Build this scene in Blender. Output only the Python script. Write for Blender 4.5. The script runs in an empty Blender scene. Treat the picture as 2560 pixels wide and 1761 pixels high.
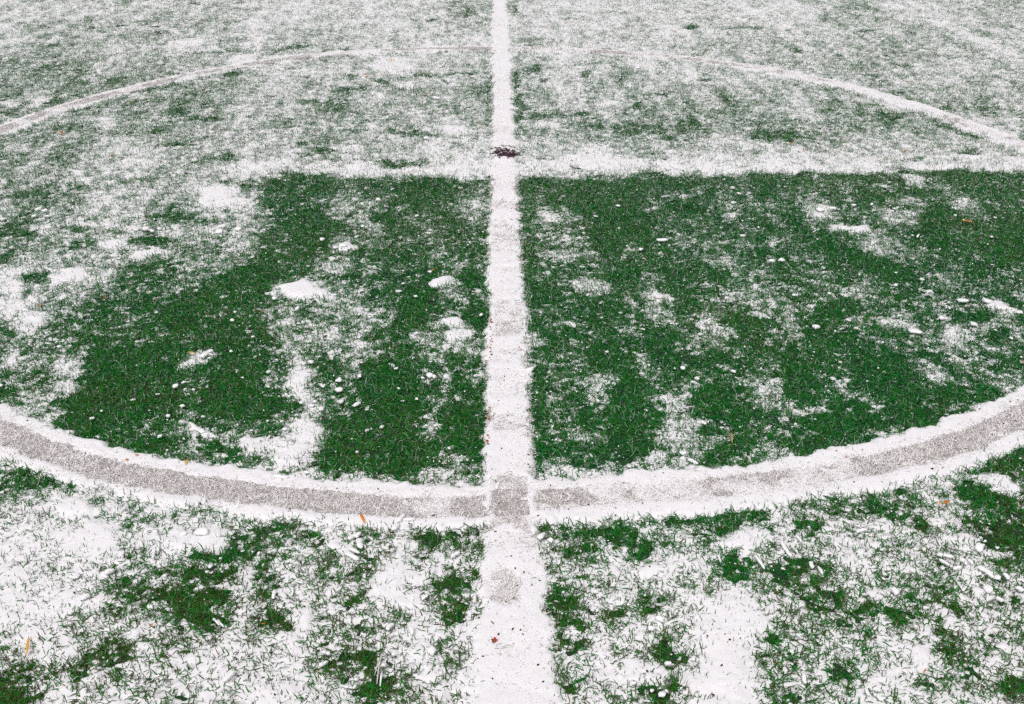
import bpy, bmesh, math, random
import numpy as np
from mathutils import Vector, Matrix

random.seed(7)
RNG = np.random.default_rng(11)
scene = bpy.context.scene
col = scene.collection

# ------------------------------------------------------------------ camera
CAM_H, CAM_X = 1.65, -0.0386
PITCH, YAW, ROLL = 0.46949, -0.01575, 0.00316
FOC = 2492.85 / 2320.0                      # focal length in picture widths
cy_, sy_ = math.cos(YAW), math.sin(YAW)
cp_, sp_ = math.cos(PITCH), math.sin(PITCH)
FWD = np.array([-sy_ * cp_, cy_ * cp_, -sp_])
R0 = np.array([cy_, sy_, 0.0]); U0 = np.cross(R0, FWD)
RGT = R0 * math.cos(ROLL) + U0 * math.sin(ROLL)
UPV = U0 * math.cos(ROLL) - R0 * math.sin(ROLL)
cam_d = bpy.data.cameras.new('camera')
cam = bpy.data.objects.new('camera', cam_d); col.objects.link(cam)
cam_d.sensor_fit = 'HORIZONTAL'; cam_d.sensor_width = 36.0; cam_d.lens = 36.0 * FOC
cam_d.clip_start = 0.05; cam_d.clip_end = 500
cam.matrix_world = Matrix([[RGT[0], UPV[0], -FWD[0], CAM_X],
                           [RGT[1], UPV[1], -FWD[1], 0.0],
                           [RGT[2], UPV[2], -FWD[2], CAM_H], [0, 0, 0, 1]])
scene.camera = cam

# ------------------------------------------------------------------ sky, sun, exposure (overcast)
SUN_EL, SUN_AZ = math.radians(62), math.radians(205)     # from behind the camera, high up
world = bpy.data.worlds.new('World'); scene.world = world; world.use_nodes = True
nt = world.node_tree; nt.nodes.clear()
sky = nt.nodes.new('ShaderNodeTexSky'); sky.sky_type = 'NISHITA'; sky.sun_disc = False
sky.sun_elevation = SUN_EL; sky.sun_rotation = SUN_AZ
sky.air_density = 1.0; sky.dust_density = 6.0; sky.ozone_density = 1.0
hs = nt.nodes.new('ShaderNodeHueSaturation'); hs.inputs['Saturation'].default_value = 0.22
bg = nt.nodes.new('ShaderNodeBackground'); bg.inputs['Strength'].default_value = 0.10
wo = nt.nodes.new('ShaderNodeOutputWorld')
nt.links.new(sky.outputs[0], hs.inputs['Color']); nt.links.new(hs.outputs[0], bg.inputs[0]); nt.links.new(bg.outputs[0], wo.inputs[0])
sun_d = bpy.data.lights.new('sun', 'SUN'); sun_d.energy = 1.0; sun_d.angle = math.radians(40); sun_d.color = (1.0, 0.965, 0.95)
sun = bpy.data.objects.new('sun', sun_d); col.objects.link(sun)
sdir = Vector((math.sin(SUN_AZ) * math.cos(SUN_EL), math.cos(SUN_AZ) * math.cos(SUN_EL), math.sin(SUN_EL)))
sun.rotation_euler = sdir.to_track_quat('Z', 'Y').to_euler(); sun.location = (0, 0, 20)
vs = scene.view_settings
vs.view_transform = 'Standard'; vs.look = 'None'; vs.gamma = 1.0; vs.use_curve_mapping = False
vs.exposure = 0.14
scene.cycles.use_denoising = False
scene.cycles.max_bounces = 6; scene.cycles.diffuse_bounces = 4

# ------------------------------------------------------------------ ground survey: photograph <-> pitch plane
def ground_at(px, py):
    """point of the pitch seen at photograph pixel (2560 x 1761)"""
    d = FWD * FOC + RGT * (px / 2560.0 - 0.5) - UPV * ((py - 880.5) / 2560.0)
    t = -CAM_H / d[2]
    return CAM_X + d[0] * t, d[1] * t
def survey(x, y):
    """arrays of pitch points -> photograph pixels of the survey maps below"""
    dx = x - CAM_X; dy = y; dz = -CAM_H
    D = dx * FWD[0] + dy * FWD[1] + dz * FWD[2]
    D = np.maximum(D, 0.05)
    a = (dx * RGT[0] + dy * RGT[1] + dz * RGT[2]) / D * FOC
    b = (dx * UPV[0] + dy * UPV[1] + dz * UPV[2]) / D * FOC
    return (a + 0.5) * 2560.0, 880.5 - b * 2560.0

def lattice(ix, iy, seed):
    h = (ix.astype(np.int64) * 374761393 + iy.astype(np.int64) * 668265263 + seed * 974711) & 0x7fffffff
    h = ((h ^ (h >> 13)) * 1274126177) & 0x7fffffff
    h = (h ^ (h >> 16)) & 0xffff
    return h / 32767.5 - 1.0
def vnoise(x, y, scale, seed):
    x = x / scale; y = y / scale
    ix = np.floor(x); iy = np.floor(y)
    fx = x - ix; fy = y - iy
    fx = fx * fx * (3 - 2 * fx); fy = fy * fy * (3 - 2 * fy)
    a = lattice(ix, iy, seed); b = lattice(ix + 1, iy, seed)
    c = lattice(ix, iy + 1, seed); d = lattice(ix + 1, iy + 1, seed)
    return (a * (1 - fx) + b * fx) * (1 - fy) + (c * (1 - fx) + d * fx) * fy
def rnoise(x, y, scale, seed):                     # rotated lattice, so that no grid shows
    a = 0.6 + seed * 0.7
    return vnoise(x * math.cos(a) - y * math.sin(a), x * math.sin(a) + y * math.cos(a), scale, seed)
def sstep(a, b, x):
    t = np.clip((x - a) / (b - a), 0, 1); return t * t * (3 - 2 * t)

# share of snow (0 bare green turf .. 9 closed snow), 80 x 73 pixel cells
G = """
76666666777776557777777776567666
65566666666767776776776666655666
44455556666677665766666666556666
45544445554556545666655556555565
44455566555666654544445444545466
55667666766777777788787878878887
55566678325632663423334444434444
45555455324533444532334435444333
55565555225433433343333332354332
66654432344333433344434444244434
75533223545633434433534554444564
54333213555535533443445353445545
55412241453525433443434443323444
45311322344323323432352443443435
54222333463124413442363342344333
85222444562123413542563342555554
34555535555555555666554655555543
66655667335564555455444444445634
77875674455564366444455655656663
76754425465585755466754454655564
77654326575574555356567764565555
77645557375566645456658755456555
67536677664367564466358755566556
36466576665355564465468745566666
"""
G = np.array([[int(ch) for ch in r] for r in G.split()], dtype=float) / 9.0
G[6:16, 16:] *= .80; G[6:16, :16] *= .90; G[16:] *= 1.0; G[:6] = .39 + (G[:6] - .34) * .62
# soft patches: x, y, half width, half height (pixels), tilt in degrees, share
PATCH = """
747,729,75,20,-4,1.0 1109,715,32,15,-10,.97 541,492,45,24,-8,.9 1126,814,32,10,-10,.82 1136,848,42,12,0,.82 855,622,30,9,-8,.9
752,938,26,36,0,.78 765,1000,30,34,0,.8 748,1085,38,42,0,.85 725,1150,42,26,0,.85 690,1120,40,30,0,.7 505,905,40,22,-20,.75 500,1078,55,9,20,.88 627,1118,28,18,10,.85
1703,1011,40,20,15,.78 1718,1094,62,32,0,.75 1902,977,30,30,20,.68 1776,815,45,40,15,.66 1654,737,38,13,0,.78 1489,722,45,15,10,.72 1372,542,22,12,0,.82 1810,654,40,13,0,.62 1883,751,60,18,10,.62
1395,640,45,10,8,.6 1400,812,40,12,0,.62 1340,860,30,14,0,.66 1500,960,40,55,0,.6 1480,1090,60,25,0,.6 1400,1000,30,60,0,.5
2290,455,30,18,20,.82 2411,506,40,14,0,.68 2275,552,50,18,10,.68 2129,576,42,9,5,.9 2212,630,70,26,20,.58 2153,727,50,20,0,.62 2358,712,50,25,15,.55 2241,814,55,14,20,.82 2387,844,45,20,35,.82 2479,771,42,11,20,.92 2508,805,36,11,0,.72 1959,800,50,45,0,.58 2049,535,40,12,10,.75
1954,963,40,25,0,.64 2134,967,40,20,20,.64 2187,1011,40,20,20,.64 2333,933,35,18,10,.62 2017,1026,45,15,0,.62
179,699,45,17,-10,.88 298,614,36,10,-5,.82 392,641,42,8,-5,.88 28,743,30,65,0,.76 70,812,40,30,-20,.78 240,570,70,14,-8,.68 160,963,30,20,-20,.78 185,909,50,25,-20,.68 15,905,20,22,0,.78
262,1359,40,38,0,.95 180,1269,60,28,15,.93 450,1350,45,22,0,.88 535,1350,45,20,0,.88 60,1290,50,22,0,.7 60,1440,60,30,0,.76 80,1570,70,40,0,.76 1000,1461,48,50,10,.87 757,1539,22,30,0,.93 700,1640,60,50,0,.7 1050,1610,50,40,0,.75 740,1730,60,22,0,.72
1611,1432,36,16,0,.97 1650,1561,24,16,30,.92 1839,1563,60,50,0,.88 1766,1694,70,42,0,.88 1859,1349,50,20,-8,.93 1586,1680,50,35,0,.75 1420,1440,60,40,0,.55 2275,1631,52,28,30,.85 2406,1344,60,16,0,.82 2504,1216,50,24,20,.88 2358,1298,46,9,0,.88 2130,1370,60,22,0,.7 2300,1480,60,20,0,.62
979,163,46,20,0,.92 1142,326,22,8,0,.87 1363,314,28,8,0,.87 1531,262,24,7,0,.87 1399,154,26,11,0,.83 1332,157,24,9,0,.72 2223,17,52,8,8,.87 2360,66,60,7,20,.86 2450,102,60,7,22,.86 2540,138,40,7,20,.84 2422,394,52,13,0,.92 2546,303,26,5,5,.92 1961,66,16,10,0,.82 2157,251,36,7,10,.77 463,113,50,10,-5,.82 367,10,42,5,-8,.87 102,262,26,8,-15,.87 607,150,42,10,-10,.92 262,306,36,8,-5,.77 30,262,30,8,-5,.8 130,100,22,5,-20,.82
80,95,60,6,-16,.82 40,60,50,5,-16,.8 200,40,70,5,-10,.8 720,150,50,9,-6,.88 370,400,60,12,0,.75 620,418,90,9,0,.85 900,422,110,9,0,.85 1110,425,100,9,0,.88 1450,412,120,16,0,.86 1690,418,120,14,0,.84 1880,425,130,11,0,.85 2050,395,80,15,0,.84 2120,420,110,10,0,.88 2300,418,140,8,0,.84 2500,415,90,9,0,.86
"""
DARK = """
370,223,42,8,-12,.08 488,11,18,4,0,.15 25,27,12,3,0,.15 243,72,18,3,-5,.15 574,185,16,5,0,.15 395,84,12,4,0,.15 560,133,90,3,-2,.25 130,115,22,5,-18,.2 25,150,22,6,0,.2 118,88,30,4,-10,.2 300,68,30,4,-5,.22 130,170,30,6,0,.25 180,160,26,5,0,.25 290,205,30,6,-15,.2 140,258,26,8,-10,.15 40,280,50,9,-8,.15 200,275,30,8,-15,.18 455,285,30,12,0,.22 400,325,18,8,0,.2 520,300,40,8,0,.25 570,395,30,10,0,.2 130,392,30,10,0,.25 440,360,60,6,0,.25
952,204,22,5,0,.08 874,192,26,5,0,.12 764,195,22,4,0,.18 1120,190,110,3,-1,.2 1114,210,9,6,0,.08 775,258,26,5,0,.12 833,270,60,12,0,.32 985,330,26,5,12,.1 1050,338,38,6,3,.1 811,378,46,7,3,.12 750,367,13,5,-15,.08 1159,36,42,10,0,.35 735,122,60,4,-6,.22 1150,273,55,18,0,.38 1232,215,14,26,0,.25 1228,265,16,20,0,.25 1226,310,18,18,0,.22 880,228,40,7,0,.22 1090,55,20,5,0,.25 700,305,40,10,0,.3 930,302,70,3,-3,.2 1010,410,50,10,0,.3
1300,255,13,26,0,.1 1302,297,16,18,0,.12 1292,200,10,20,0,.25 1363,204,14,4,0,.1 1732,72,22,4,0,.12 1845,73,60,3,0,.18 1440,421,9,5,0,.08 1410,291,70,4,-2,.12 1674,348,24,8,5,.1 1592,265,16,4,5,.12 1611,325,100,15,4,.3 1909,348,28,12,10,.18 1363,400,28,7,0,.18 1291,22,6,15,0,.18 1480,315,60,10,0,.25 1650,235,40,3,-4,.2 1470,185,24,8,0,.25 1760,202,28,4,0,.2 1330,175,35,8,0,.3 1720,312,26,10,0,.18 1830,282,60,10,0,.32 1655,385,20,10,0,.28
1632,438,36,3,0,.05 2180,437,70,5,-2,.06 2330,432,90,5,-2,.08 2480,434,90,6,3,.1 2165,80,16,4,0,.18 2276,83,10,3,5,.12 2276,167,22,3,3,.18 2220,301,38,13,5,.18 1948,345,52,12,0,.12 1983,303,30,12,0,.22 2143,279,15,10,-20,.22 2353,273,22,5,5,.18 2470,280,30,12,0,.28 2160,265,60,6,20,.3 2400,330,50,8,20,.25 1985,128,14,3,0,.2 2060,68,16,3,0,.2 2430,385,30,8,0,.3 2290,400,30,6,0,.3
52,589,26,8,-5,.12 370,603,54,12,0,.12 386,537,32,8,0,.12 105,702,32,14,0,.2 72,735,8,20,0,.2 60,490,60,5,-6,.22 190,575,30,8,0,.22 480,550,50,10,0,.25 10,640,16,12,0,.15 330,460,60,8,0,.4
1044,484,65,34,-8,.1 781,474,60,30,0,.14 786,566,80,40,0,.2 971,545,30,12,0,.08 1029,790,50,45,0,.1 844,693,44,8,-5,.1 1195,810,30,30,0,.13 1199,703,30,24,0,.18 650,690,50,20,0,.08 570,700,60,24,-15,.1 480,760,90,30,-20,.14 1150,600,70,40,0,.26 950,640,90,20,0,.24
1450,500,80,22,8,.14 1560,560,100,40,8,.1 1500,610,50,30,0,.12 1330,640,30,30,0,.2 1700,520,50,25,0,.14 1420,460,110,10,0,.08 1650,470,70,14,0,.1 1700,690,60,14,0,.18 1560,700,60,12,0,.2 1380,740,40,16,0,.18 1640,850,40,26,0,.16 1860,820,60,20,10,.15 1960,560,60,40,20,.14 1900,480,70,14,0,.2
2124,644,80,25,18,.08 2220,682,90,16,18,.08 2538,610,40,50,0,.1 2416,800,46,12,0,.1 2494,844,42,20,0,.13 2260,484,60,14,0,.13 2090,780,42,25,0,.13 2323,890,44,10,0,.1 2480,640,70,20,15,.14 2330,560,40,30,20,.18 2400,620,70,16,15,.18 2060,480,60,12,10,.2 2420,470,70,14,8,.2
292,943,95,55,-15,.06 195,1016,42,40,0,.1 360,1000,70,30,0,.12 560,940,60,40,0,.13 590,1010,50,40,0,.12 250,1080,70,14,5,.14 560,1130,60,16,20,.15 520,1030,40,16,0,.15 400,880,60,20,0,.1
898,1089,72,60,0,.04 1010,992,45,45,0,.06 1170,1089,46,82,0,.06 835,1152,52,25,0,.05 990,1157,72,25,0,.08 1160,930,40,50,0,.2 930,950,40,50,0,.14 680,1010,50,20,0,.12 1040,1130,40,20,0,.12
1572,1001,45,60,0,.1 1601,1118,52,25,0,.08 1791,1001,58,45,15,.08 1839,1118,42,22,0,.08 1358,1026,35,45,0,.17 1377,1123,32,24,0,.17 1490,900,60,26,0,.16 1330,940,26,30,0,.15 1760,900,60,26,10,.16
2007,953,50,60,15,.1 2187,943,62,35,20,.08 2105,1069,62,18,10,.08 2003,1118,46,18,0,.04 2294,1045,52,25,0,.1 2450,990,46,20,0,.18 2513,1152,64,30,0,.1 2474,1254,74,22,18,.12 2234,1220,24,9,0,.1 2397,1177,48,10,5,.17 2130,1010,40,24,20,.14 2380,990,50,20,0,.18 2270,960,40,24,0,.15
53,1167,32,20,0,.08 131,1191,38,12,10,.12 230,1215,60,9,15,.12 330,1242,60,9,10,.14 430,1258,50,8,6,.12 20,1210,24,16,0,.3 540,1388,52,14,0,.1 486,1505,80,55,0,.28 287,1622,42,30,0,.2 24,1748,30,20,0,.1 1078,1349,46,22,0,.08 669,1544,36,25,0,.18 932,1636,32,13,0,.12 912,1670,50,40,0,.32 1126,1553,32,40,0,.3 330,1390,50,25,0,.35 660,1330,40,16,0,.2 700,1345,80,12,0,.28 1130,1450,40,40,0,.32 180,1690,40,24,0,.3
1645,1631,28,24,0,.1 1523,1330,72,13,0,.2 1400,1325,60,16,0,.28 1700,1310,80,12,0,.22 1859,1422,42,34,0,.18 1393,1480,16,50,0,.3 1396,1570,20,50,0,.3 1398,1650,18,40,0,.34 1406,1724,36,25,0,.22 1640,1720,40,14,0,.28 2504,1349,56,30,10,.08 1998,1427,52,30,0,.22 2020,1300,70,14,0,.2 2200,1290,60,20,20,.28 2300,1310,40,20,30,.3 2080,1500,60,30,0,.35 2240,1540,70,20,0,.35 2420,1530,50,24,0,.35 1960,1600,50,30,0,.38 2100,1680,40,24,0,.3 1520,1540,40,30,0,.36 2340,1700,40,30,0,.38 2540,1710,30,16,0,.3
"""
def raster():
    W, H, M = 1280, 880, 160                     # half-size map with a margin
    yy, xx = np.mgrid[-M:H + M, -M:W + M]
    X = xx * 2.0 + 1; Y = yy * 2.0 + 1
    gx = np.clip(X / 80.0 - 0.5, 0, 30.999); gy = np.clip(Y / 73.35 - 0.5, 0, 22.999)
    ix = gx.astype(int); iy = gy.astype(int); fx = gx - ix; fy = gy - iy
    m = (G[iy, ix] * (1 - fx) + G[iy, ix + 1] * fx) * (1 - fy) + (G[iy + 1, ix] * (1 - fx) + G[iy + 1, ix + 1] * fx) * fy
    # the swept edge that crosses the circle: snow beyond it, bare turf on this side
    e = np.interp(X, [0, 560, 640, 1230, 1300, 1650, 2100, 2560], [470, 452, 441, 446, 450, 438, 430, 428])
    wgt = sstep(480, 700, X)
    near = sstep(0, 9, Y - e) * (1 - sstep(30, 75, Y - e)); far = sstep(0, 6, e - Y) * (1 - sstep(20, 45, e - Y))
    m = m * (1 - wgt * near) + wgt * near * (0.26)
    m = m * (1 - wgt * far * .7) + wgt * far * .7 * 0.72
    for txt in (PATCH, DARK):
        for tok in txt.split():
            x, y, rx, ry, an, v = map(float, tok.split(','))
            R = max(rx, ry) * 1.75
            x0 = max(int((x - R) / 2) + M, 0); x1 = min(int((x + R) / 2) + M + 2, m.shape[1])
            y0 = max(int((y - R) / 2) + M, 0); y1 = min(int((y + R) / 2) + M + 2, m.shape[0])
            if x1 <= x0 or y1 <= y0: continue
            dx = X[y0:y1, x0:x1] - x; dy = Y[y0:y1, x0:x1] - y
            c, s = math.cos(math.radians(an)), math.sin(math.radians(an))
            u = (dx * c + dy * s) / rx; w = (-dx * s + dy * c) / ry
            d = np.sqrt(u * u + w * w)
            if y < 440: v = .16 + .72 * v
            elif y < 1200 and x > 1300 and .5 < v < .85: v *= .86
            if v < .5 and y > 1270: v = .12 + .75 * v; d = d * 1.12
            d = d + 0.22 * vnoise(X[y0:y1, x0:x1], Y[y0:y1, x0:x1] * 1.6, max(8.0, ry * .8), 3)
            k = 1 - sstep(.6 if y < 1270 else .35, 1.35 if y < 1270 else 1.55, d)
            m[y0:y1, x0:x1] = m[y0:y1, x0:x1] * (1 - k) + v * k
    return m, M
MAP, MARGIN = raster()
def cover_map(x, y):
    X, Y = survey(x, y)
    # neighbouring edges are not straight in the snow: shift the map a little
    k = 2560 * FOC / np.maximum(np.hypot(y, 1.65), 1.0) * 0.03
    X = X + k * rnoise(x, y, .11, 21) + .5 * k * rnoise(x, y, .04, 22)
    Y = Y + .5 * k * rnoise(x, y, .11, 23) + .25 * k * rnoise(x, y, .04, 24)
    u = np.clip(X / 2.0 + MARGIN, 0, MAP.shape[1] - 1.001); v = np.clip(Y / 2.0 + MARGIN, 0, MAP.shape[0] - 1.001)
    iu = u.astype(int); iv = v.astype(int); fu = u - iu; fv = v - iv
    return (MAP[iv, iu] * (1 - fu) + MAP[iv, iu + 1] * fu) * (1 - fv) + (MAP[iv + 1, iu] * (1 - fu) + MAP[iv + 1, iu + 1] * fu) * fv

# ------------------------------------------------------------------ the markings, in metres
CY = 5.1993
RT = [(-180, 2.83), (-150, 2.85), (-121, 2.857), (-112.3, 2.879), (-106.6, 2.862), (-99.8, 2.857), (-92.8, 2.838), (-87.9, 2.812), (-81.7, 2.806),
      (-76, 2.824), (-69.1, 2.838), (-62.5, 2.848), (-57, 2.83), (-20, 2.80), (8.3, 2.765), (16.3, 2.735), (31.4, 2.75), (49.5, 2.824),
      (66, 2.862), (85.2, 2.895), (98.4, 2.924), (117, 2.962), (130, 2.902), (144, 2.842), (165, 2.83), (180, 2.83)]
RT_A = np.array([a for a, r in RT]); RT_R = np.array([r for a, r in RT])
def ring_s(x, y):
    th = np.degrees(np.arctan2(y - CY, x))
    return np.hypot(x, y - CY) - np.interp(th, RT_A, RT_R), th
LINE_W, RING_W = 0.058, 0.060                  # half widths of the white fibre
def line_c(y): return np.interp(y, [1.4, 1.9, 2.4, 4, 6, 11], [0.008, 0.004, -0.002, 0, 0.002, 0.0])
# bare places on the centre line: photograph y, half height, x offset share, strength
BARE = [(466, 9, 0, .45), (514, 12, 0, .75), (598, 38, -.1, .85), (676, 7, .1, .6), (800, 46, .15, .9), (895, 16, .2, .7), (950, 22, 0, .35),
        (985, 16, .1, .45), (1060, 20, .1, .7), (380, 16, 0, .5), (325, 9, 0, .55), (268, 7, .2, .4), (230, 8, -.1, .6), (200, 7, .2, .5), (110, 7, .2, .35), (60, 7, 0, .4), (168, 5, .3, .4)]
RING_BARE_A = np.array([-180, -122, -112, -104, -99, -96, -94.5, -92.6, -91.6, -90, -88.6, -86.6, -85.4, -83.5, -81.5, -79.5, -77, -74.5, -72, -69, -65, -60, -55, -10, 8, 14, 18, 24, 40, 60, 80, 92, 100, 110, 120, 140, 165, 180])
RING_BARE_V = np.array([.6, .95, 1.0, .95, .9, .7, .6, .75, .9, .4, .85, .75, .45, .55, .5, .6, .35, .45, .45, .75, .9, .95, .9, .6, .3, .45, .6, .15, .2, .35, .45, .5, .4, .2, .45, .6, .65, .5])

def ground_state(x, y):
    """snow height above the turf backing (m), share of snow, inside-marking mask"""
    c0 = cover_map(x, y)
    n15 = rnoise(x, y, .16, 1); n5 = rnoise(x, y, .055, 2); n2 = rnoise(x, y, .021, 3); n1 = rnoise(x, y, .011, 4)
    mid = np.clip(1.35 - 1.15 * np.maximum(c0 - .55, 0) / .4, .12, 1.2)
    streak = vnoise(x, y * .16, .045, 61) + .7 * vnoise(x + .05 * y, y * .11, .10, 62)   # swept lengthwise along the pitch
    c = c0 + mid * (.06 * n15 + .08 * n5 + .075 * streak)
    h = .001 * np.interp(c, [-.2, 0, .1, .2, .35, .5, .65, .8, .92, 1.0], [-6, -4.6, -3.4, -2.0, -.2, 1.7, 3.9, 6.8, 11.0, 14.0])
    h = h + mid * .001 * (1.9 * n2 + 2.3 * n1)
    # centre line
    lx = x - line_c(y)
    ed = .010 * rnoise(x, y, .13, 66) + .012 * rnoise(x, y, .05, 6) + .010 * rnoise(x, y, .018, 7)
    wl = np.interp(y, [1.4, 1.75, 2.1, 2.3, 3, 6, 12], [.095, .086, .074, .066, .064, .062, .062])
    wr = np.interp(y, [1.4, 1.75, 2.1, 2.3, 3, 6, 12], [.080, .076, .070, .062, .062, .062, .062])
    inl = sstep(.010, -.010, np.where(lx < 0, -lx - wl, lx - wr) + ed)
    X, Y = survey(x, y)
    bare = np.zeros_like(x)
    nb = .25 * rnoise(x, y, .03, 8) + .2 * rnoise(x, y, .012, 9)
    for (py, hh, off, st) in BARE:
        d = np.abs(Y - py) / hh + .12 * rnoise(x, y, .04, 31)
        e = np.abs(lx - off * .03) / .056
        bare = np.maximum(bare, st * sstep(1.12, .86, d) * sstep(1.0, .78, e + nb * .4))
    # the crossing and the heel mark below it
    bare = np.maximum(bare, .95 * sstep(1.1, .85, np.abs(Y - 1258) / 66 + nb * .5) * sstep(1.0, .85, np.abs(lx + .004) / .052 + nb * .4))
    bare = np.maximum(bare, .55 * sstep(1.1, .7, np.hypot((X - 1318) / 40, (Y - 1355) / 26) + nb))
    bare = np.maximum(bare, .85 * sstep(1.1, .85, np.hypot((X - 1262) / 43, (Y - 1472) / 50) + nb * .4))
    # the ring
    s, th = ring_s(x, y)
    mo = np.where(y < CY, np.interp(th, [-125, -110, -100, -92, -88, -80, -70, -62, -55], [.075, .085, .09, .098, .10, .098, .105, .10, .08]), .072)
    mi = np.where(y < CY, np.interp(th, [-125, -110, -100, -92, -88, -80, -70, -62, -55], [.10, .105, .10, .092, .098, .10, .105, .11, .095]), .072)
    inr = sstep(.012, -.012, np.where(s > 0, s - mo, -s - mi) + 1.1 * ed)
    rb = np.interp(th, RING_BARE_A, RING_BARE_V)
    off = np.where(y < CY, np.interp(th, [-125, -100, -95, -92, -88, -84, -75, -55], [.0, .002, .012, .012, .0, 0, .0, .0]), .0)
    core = sstep(1.05, .8, np.abs(s - off) / .050 + nb * .55)
    rbare = core * np.clip(rb + .45 * rnoise(x, y, .13, 13) * (1.15 - rb) + .3 * nb, 0, 1)
    on_line = np.abs(lx) < .058
    rbare = np.where(on_line | (inl > .4), 0, rbare)
    sm = .0012 * n5 + .0009 * n2 + .0006 * n1
    hl = .0104 + sm + .0012 * n15 - bare * (.0046 + .0022 * n1 + .0022 * n2)
    hr = .0100 + 1.3 * sm + .0012 * n15 - rbare * (.0048 + .002 * n1 + .002 * n2)
    h = np.maximum(h, 0) * 0 + h
    h = h * (1 - inr) + np.where(inr > 0, hr, 0) * inr
    h = h * (1 - inl) + hl * inl
    ir, il = inr ** 2.2, inl ** 2.2
    c = c * (1 - ir) + ir * (1 - .75 * rbare); c = c * (1 - il) + il * (1 - .75 * bare)
    mask = np.where((np.abs(lx) < LINE_W) | (np.abs(s) < RING_W), 1.0, 0.0)
    return h, c, mask, np.maximum(inl, inr)
def snow_at(x, y):
    h, c, m, e = ground_state(np.array([x]), np.array([y]))
    return float(h[0]), float(c[0]), float(e[0])

# ------------------------------------------------------------------ materials
def new_mat(name):
    m = bpy.data.materials.new(name); m.use_nodes = True
    n = m.node_tree.nodes; l = m.node_tree.links
    return m, n, l, n['Principled BSDF']
def ramp(n, stops):
    r = n.new('ShaderNodeValToRGB'); e = r.color_ramp.elements
    while len(e) < len(stops): e.new(0.5)
    for k, (p, c) in enumerate(stops): e[k].position = p; e[k].color = (*c, 1)
    return r
def snow_material(name, tint=(.845, .825, .845), rough=.7):
    m, n, l, b = new_mat(name)
    tc = n.new('ShaderNodeTexCoord')
    a = n.new('ShaderNodeTexNoise'); a.inputs['Scale'].default_value = 14; a.inputs['Detail'].default_value = 5
    l.new(tc.outputs['Object'], a.inputs['Vector'])
    r = ramp(n, [(.3, tuple(v * .955 for v in tint)), (.7, tint)]); l.new(a.outputs['Fac'], r.inputs[0]); l.new(r.outputs[0], b.inputs['Base Color'])
    g = n.new('ShaderNodeTexNoise'); g.inputs['Scale'].default_value = 420; g.inputs['Detail'].default_value = 3
    l.new(tc.outputs['Object'], g.inputs['Vector'])
    bp = n.new('ShaderNodeBump'); bp.inputs['Strength'].default_value = .35; bp.inputs['Distance'].default_value = .0015
    l.new(g.outputs['Fac'], bp.inputs['Height']); l.new(bp.outputs[0], b.inputs['Normal'])
    b.inputs['Roughness'].default_value = rough; b.inputs['Specular IOR Level'].default_value = .25
    return m
M_SNOW = snow_material('snow')
M_LUMP = snow_material('packed_snow', (.90, .89, .905))

def turf_material():
    m, n, l, b = new_mat('turf_backing')
    tc = n.new('ShaderNodeTexCoord')
    a = n.new('ShaderNodeTexNoise'); a.inputs['Scale'].default_value = 160; a.inputs['Detail'].default_value = 4
    l.new(tc.outputs['Object'], a.inputs['Vector'])
    r = ramp(n, [(.3, (.004, .018, .008)), (.55, (.006, .045, .014)), (.75, (.02, .03, .014))])
    l.new(a.outputs['Fac'], r.inputs[0])
    # far off, beyond the built blades, green and snow mix
    s = n.new('ShaderNodeTexNoise'); s.inputs['Scale'].default_value = 5; s.inputs['Detail'].default_value = 8; s.inputs['Roughness'].default_value = .75
    l.new(tc.outputs['Object'], s.inputs['Vector'])
    rs = ramp(n, [(.42, (0, 0, 0)), (.55, (1, 1, 1))]); l.new(s.outputs['Fac'], rs.inputs[0])
    at = n.new('ShaderNodeAttribute'); at.attribute_name = 'outer'
    mu = n.new('ShaderNodeMath'); mu.operation = 'MULTIPLY'; l.new(rs.outputs[0], mu.inputs[0]); l.new(at.outputs['Fac'], mu.inputs[1])
    mx = n.new('ShaderNodeMix'); mx.data_type = 'RGBA'; l.new(mu.outputs[0], mx.inputs[0]); l.new(r.outputs[0], mx.inputs[6]); mx.inputs[7].default_value = (.82, .82, .83, 1)
    l.new(mx.outputs[2], b.inputs['Base Color']); b.inputs['Roughness'].default_value = .85
    return m
M_TURF = turf_material()

def blade_material(name, stops, snowy):
    m, n, l, b = new_mat(name)
    rnd = n.new('ShaderNodeAttribute'); rnd.attribute_name = 'shade'
    tin = n.new('ShaderNodeAttribute'); tin.attribute_type = 'INSTANCER'; tin.attribute_name = 'tint'
    fr = n.new('ShaderNodeAttribute'); fr.attribute_type = 'INSTANCER'; fr.attribute_name = 'frost'
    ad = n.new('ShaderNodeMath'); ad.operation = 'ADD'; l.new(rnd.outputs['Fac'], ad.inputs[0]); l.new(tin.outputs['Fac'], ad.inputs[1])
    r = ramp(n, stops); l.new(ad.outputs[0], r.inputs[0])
    cr = n.new('ShaderNodeAttribute'); cr.attribute_name = 'catch'
    sb = n.new('ShaderNodeMath'); sb.operation = 'SUBTRACT'; l.new(fr.outputs['Fac'], sb.inputs[0]); l.new(cr.outputs['Fac'], sb.inputs[1])
    lt = n.new('ShaderNodeMapRange'); lt.inputs['From Min'].default_value = -.42; lt.inputs['From Max'].default_value = .32; lt.inputs['To Max'].default_value = .92
    l.new(sb.outputs[0], lt.inputs['Value'])
    mx = n.new('ShaderNodeMix'); mx.data_type = 'RGBA'; l.new(lt.outputs[0], mx.inputs[0]); l.new(r.outputs[0], mx.inputs[6]); mx.inputs[7].default_value = (.82, .82, .835, 1)
    l.new(mx.outputs[2], b.inputs['Base Color']); b.inputs['Roughness'].default_value = .75; b.inputs['Specular IOR Level'].default_value = .04
    return m
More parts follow.
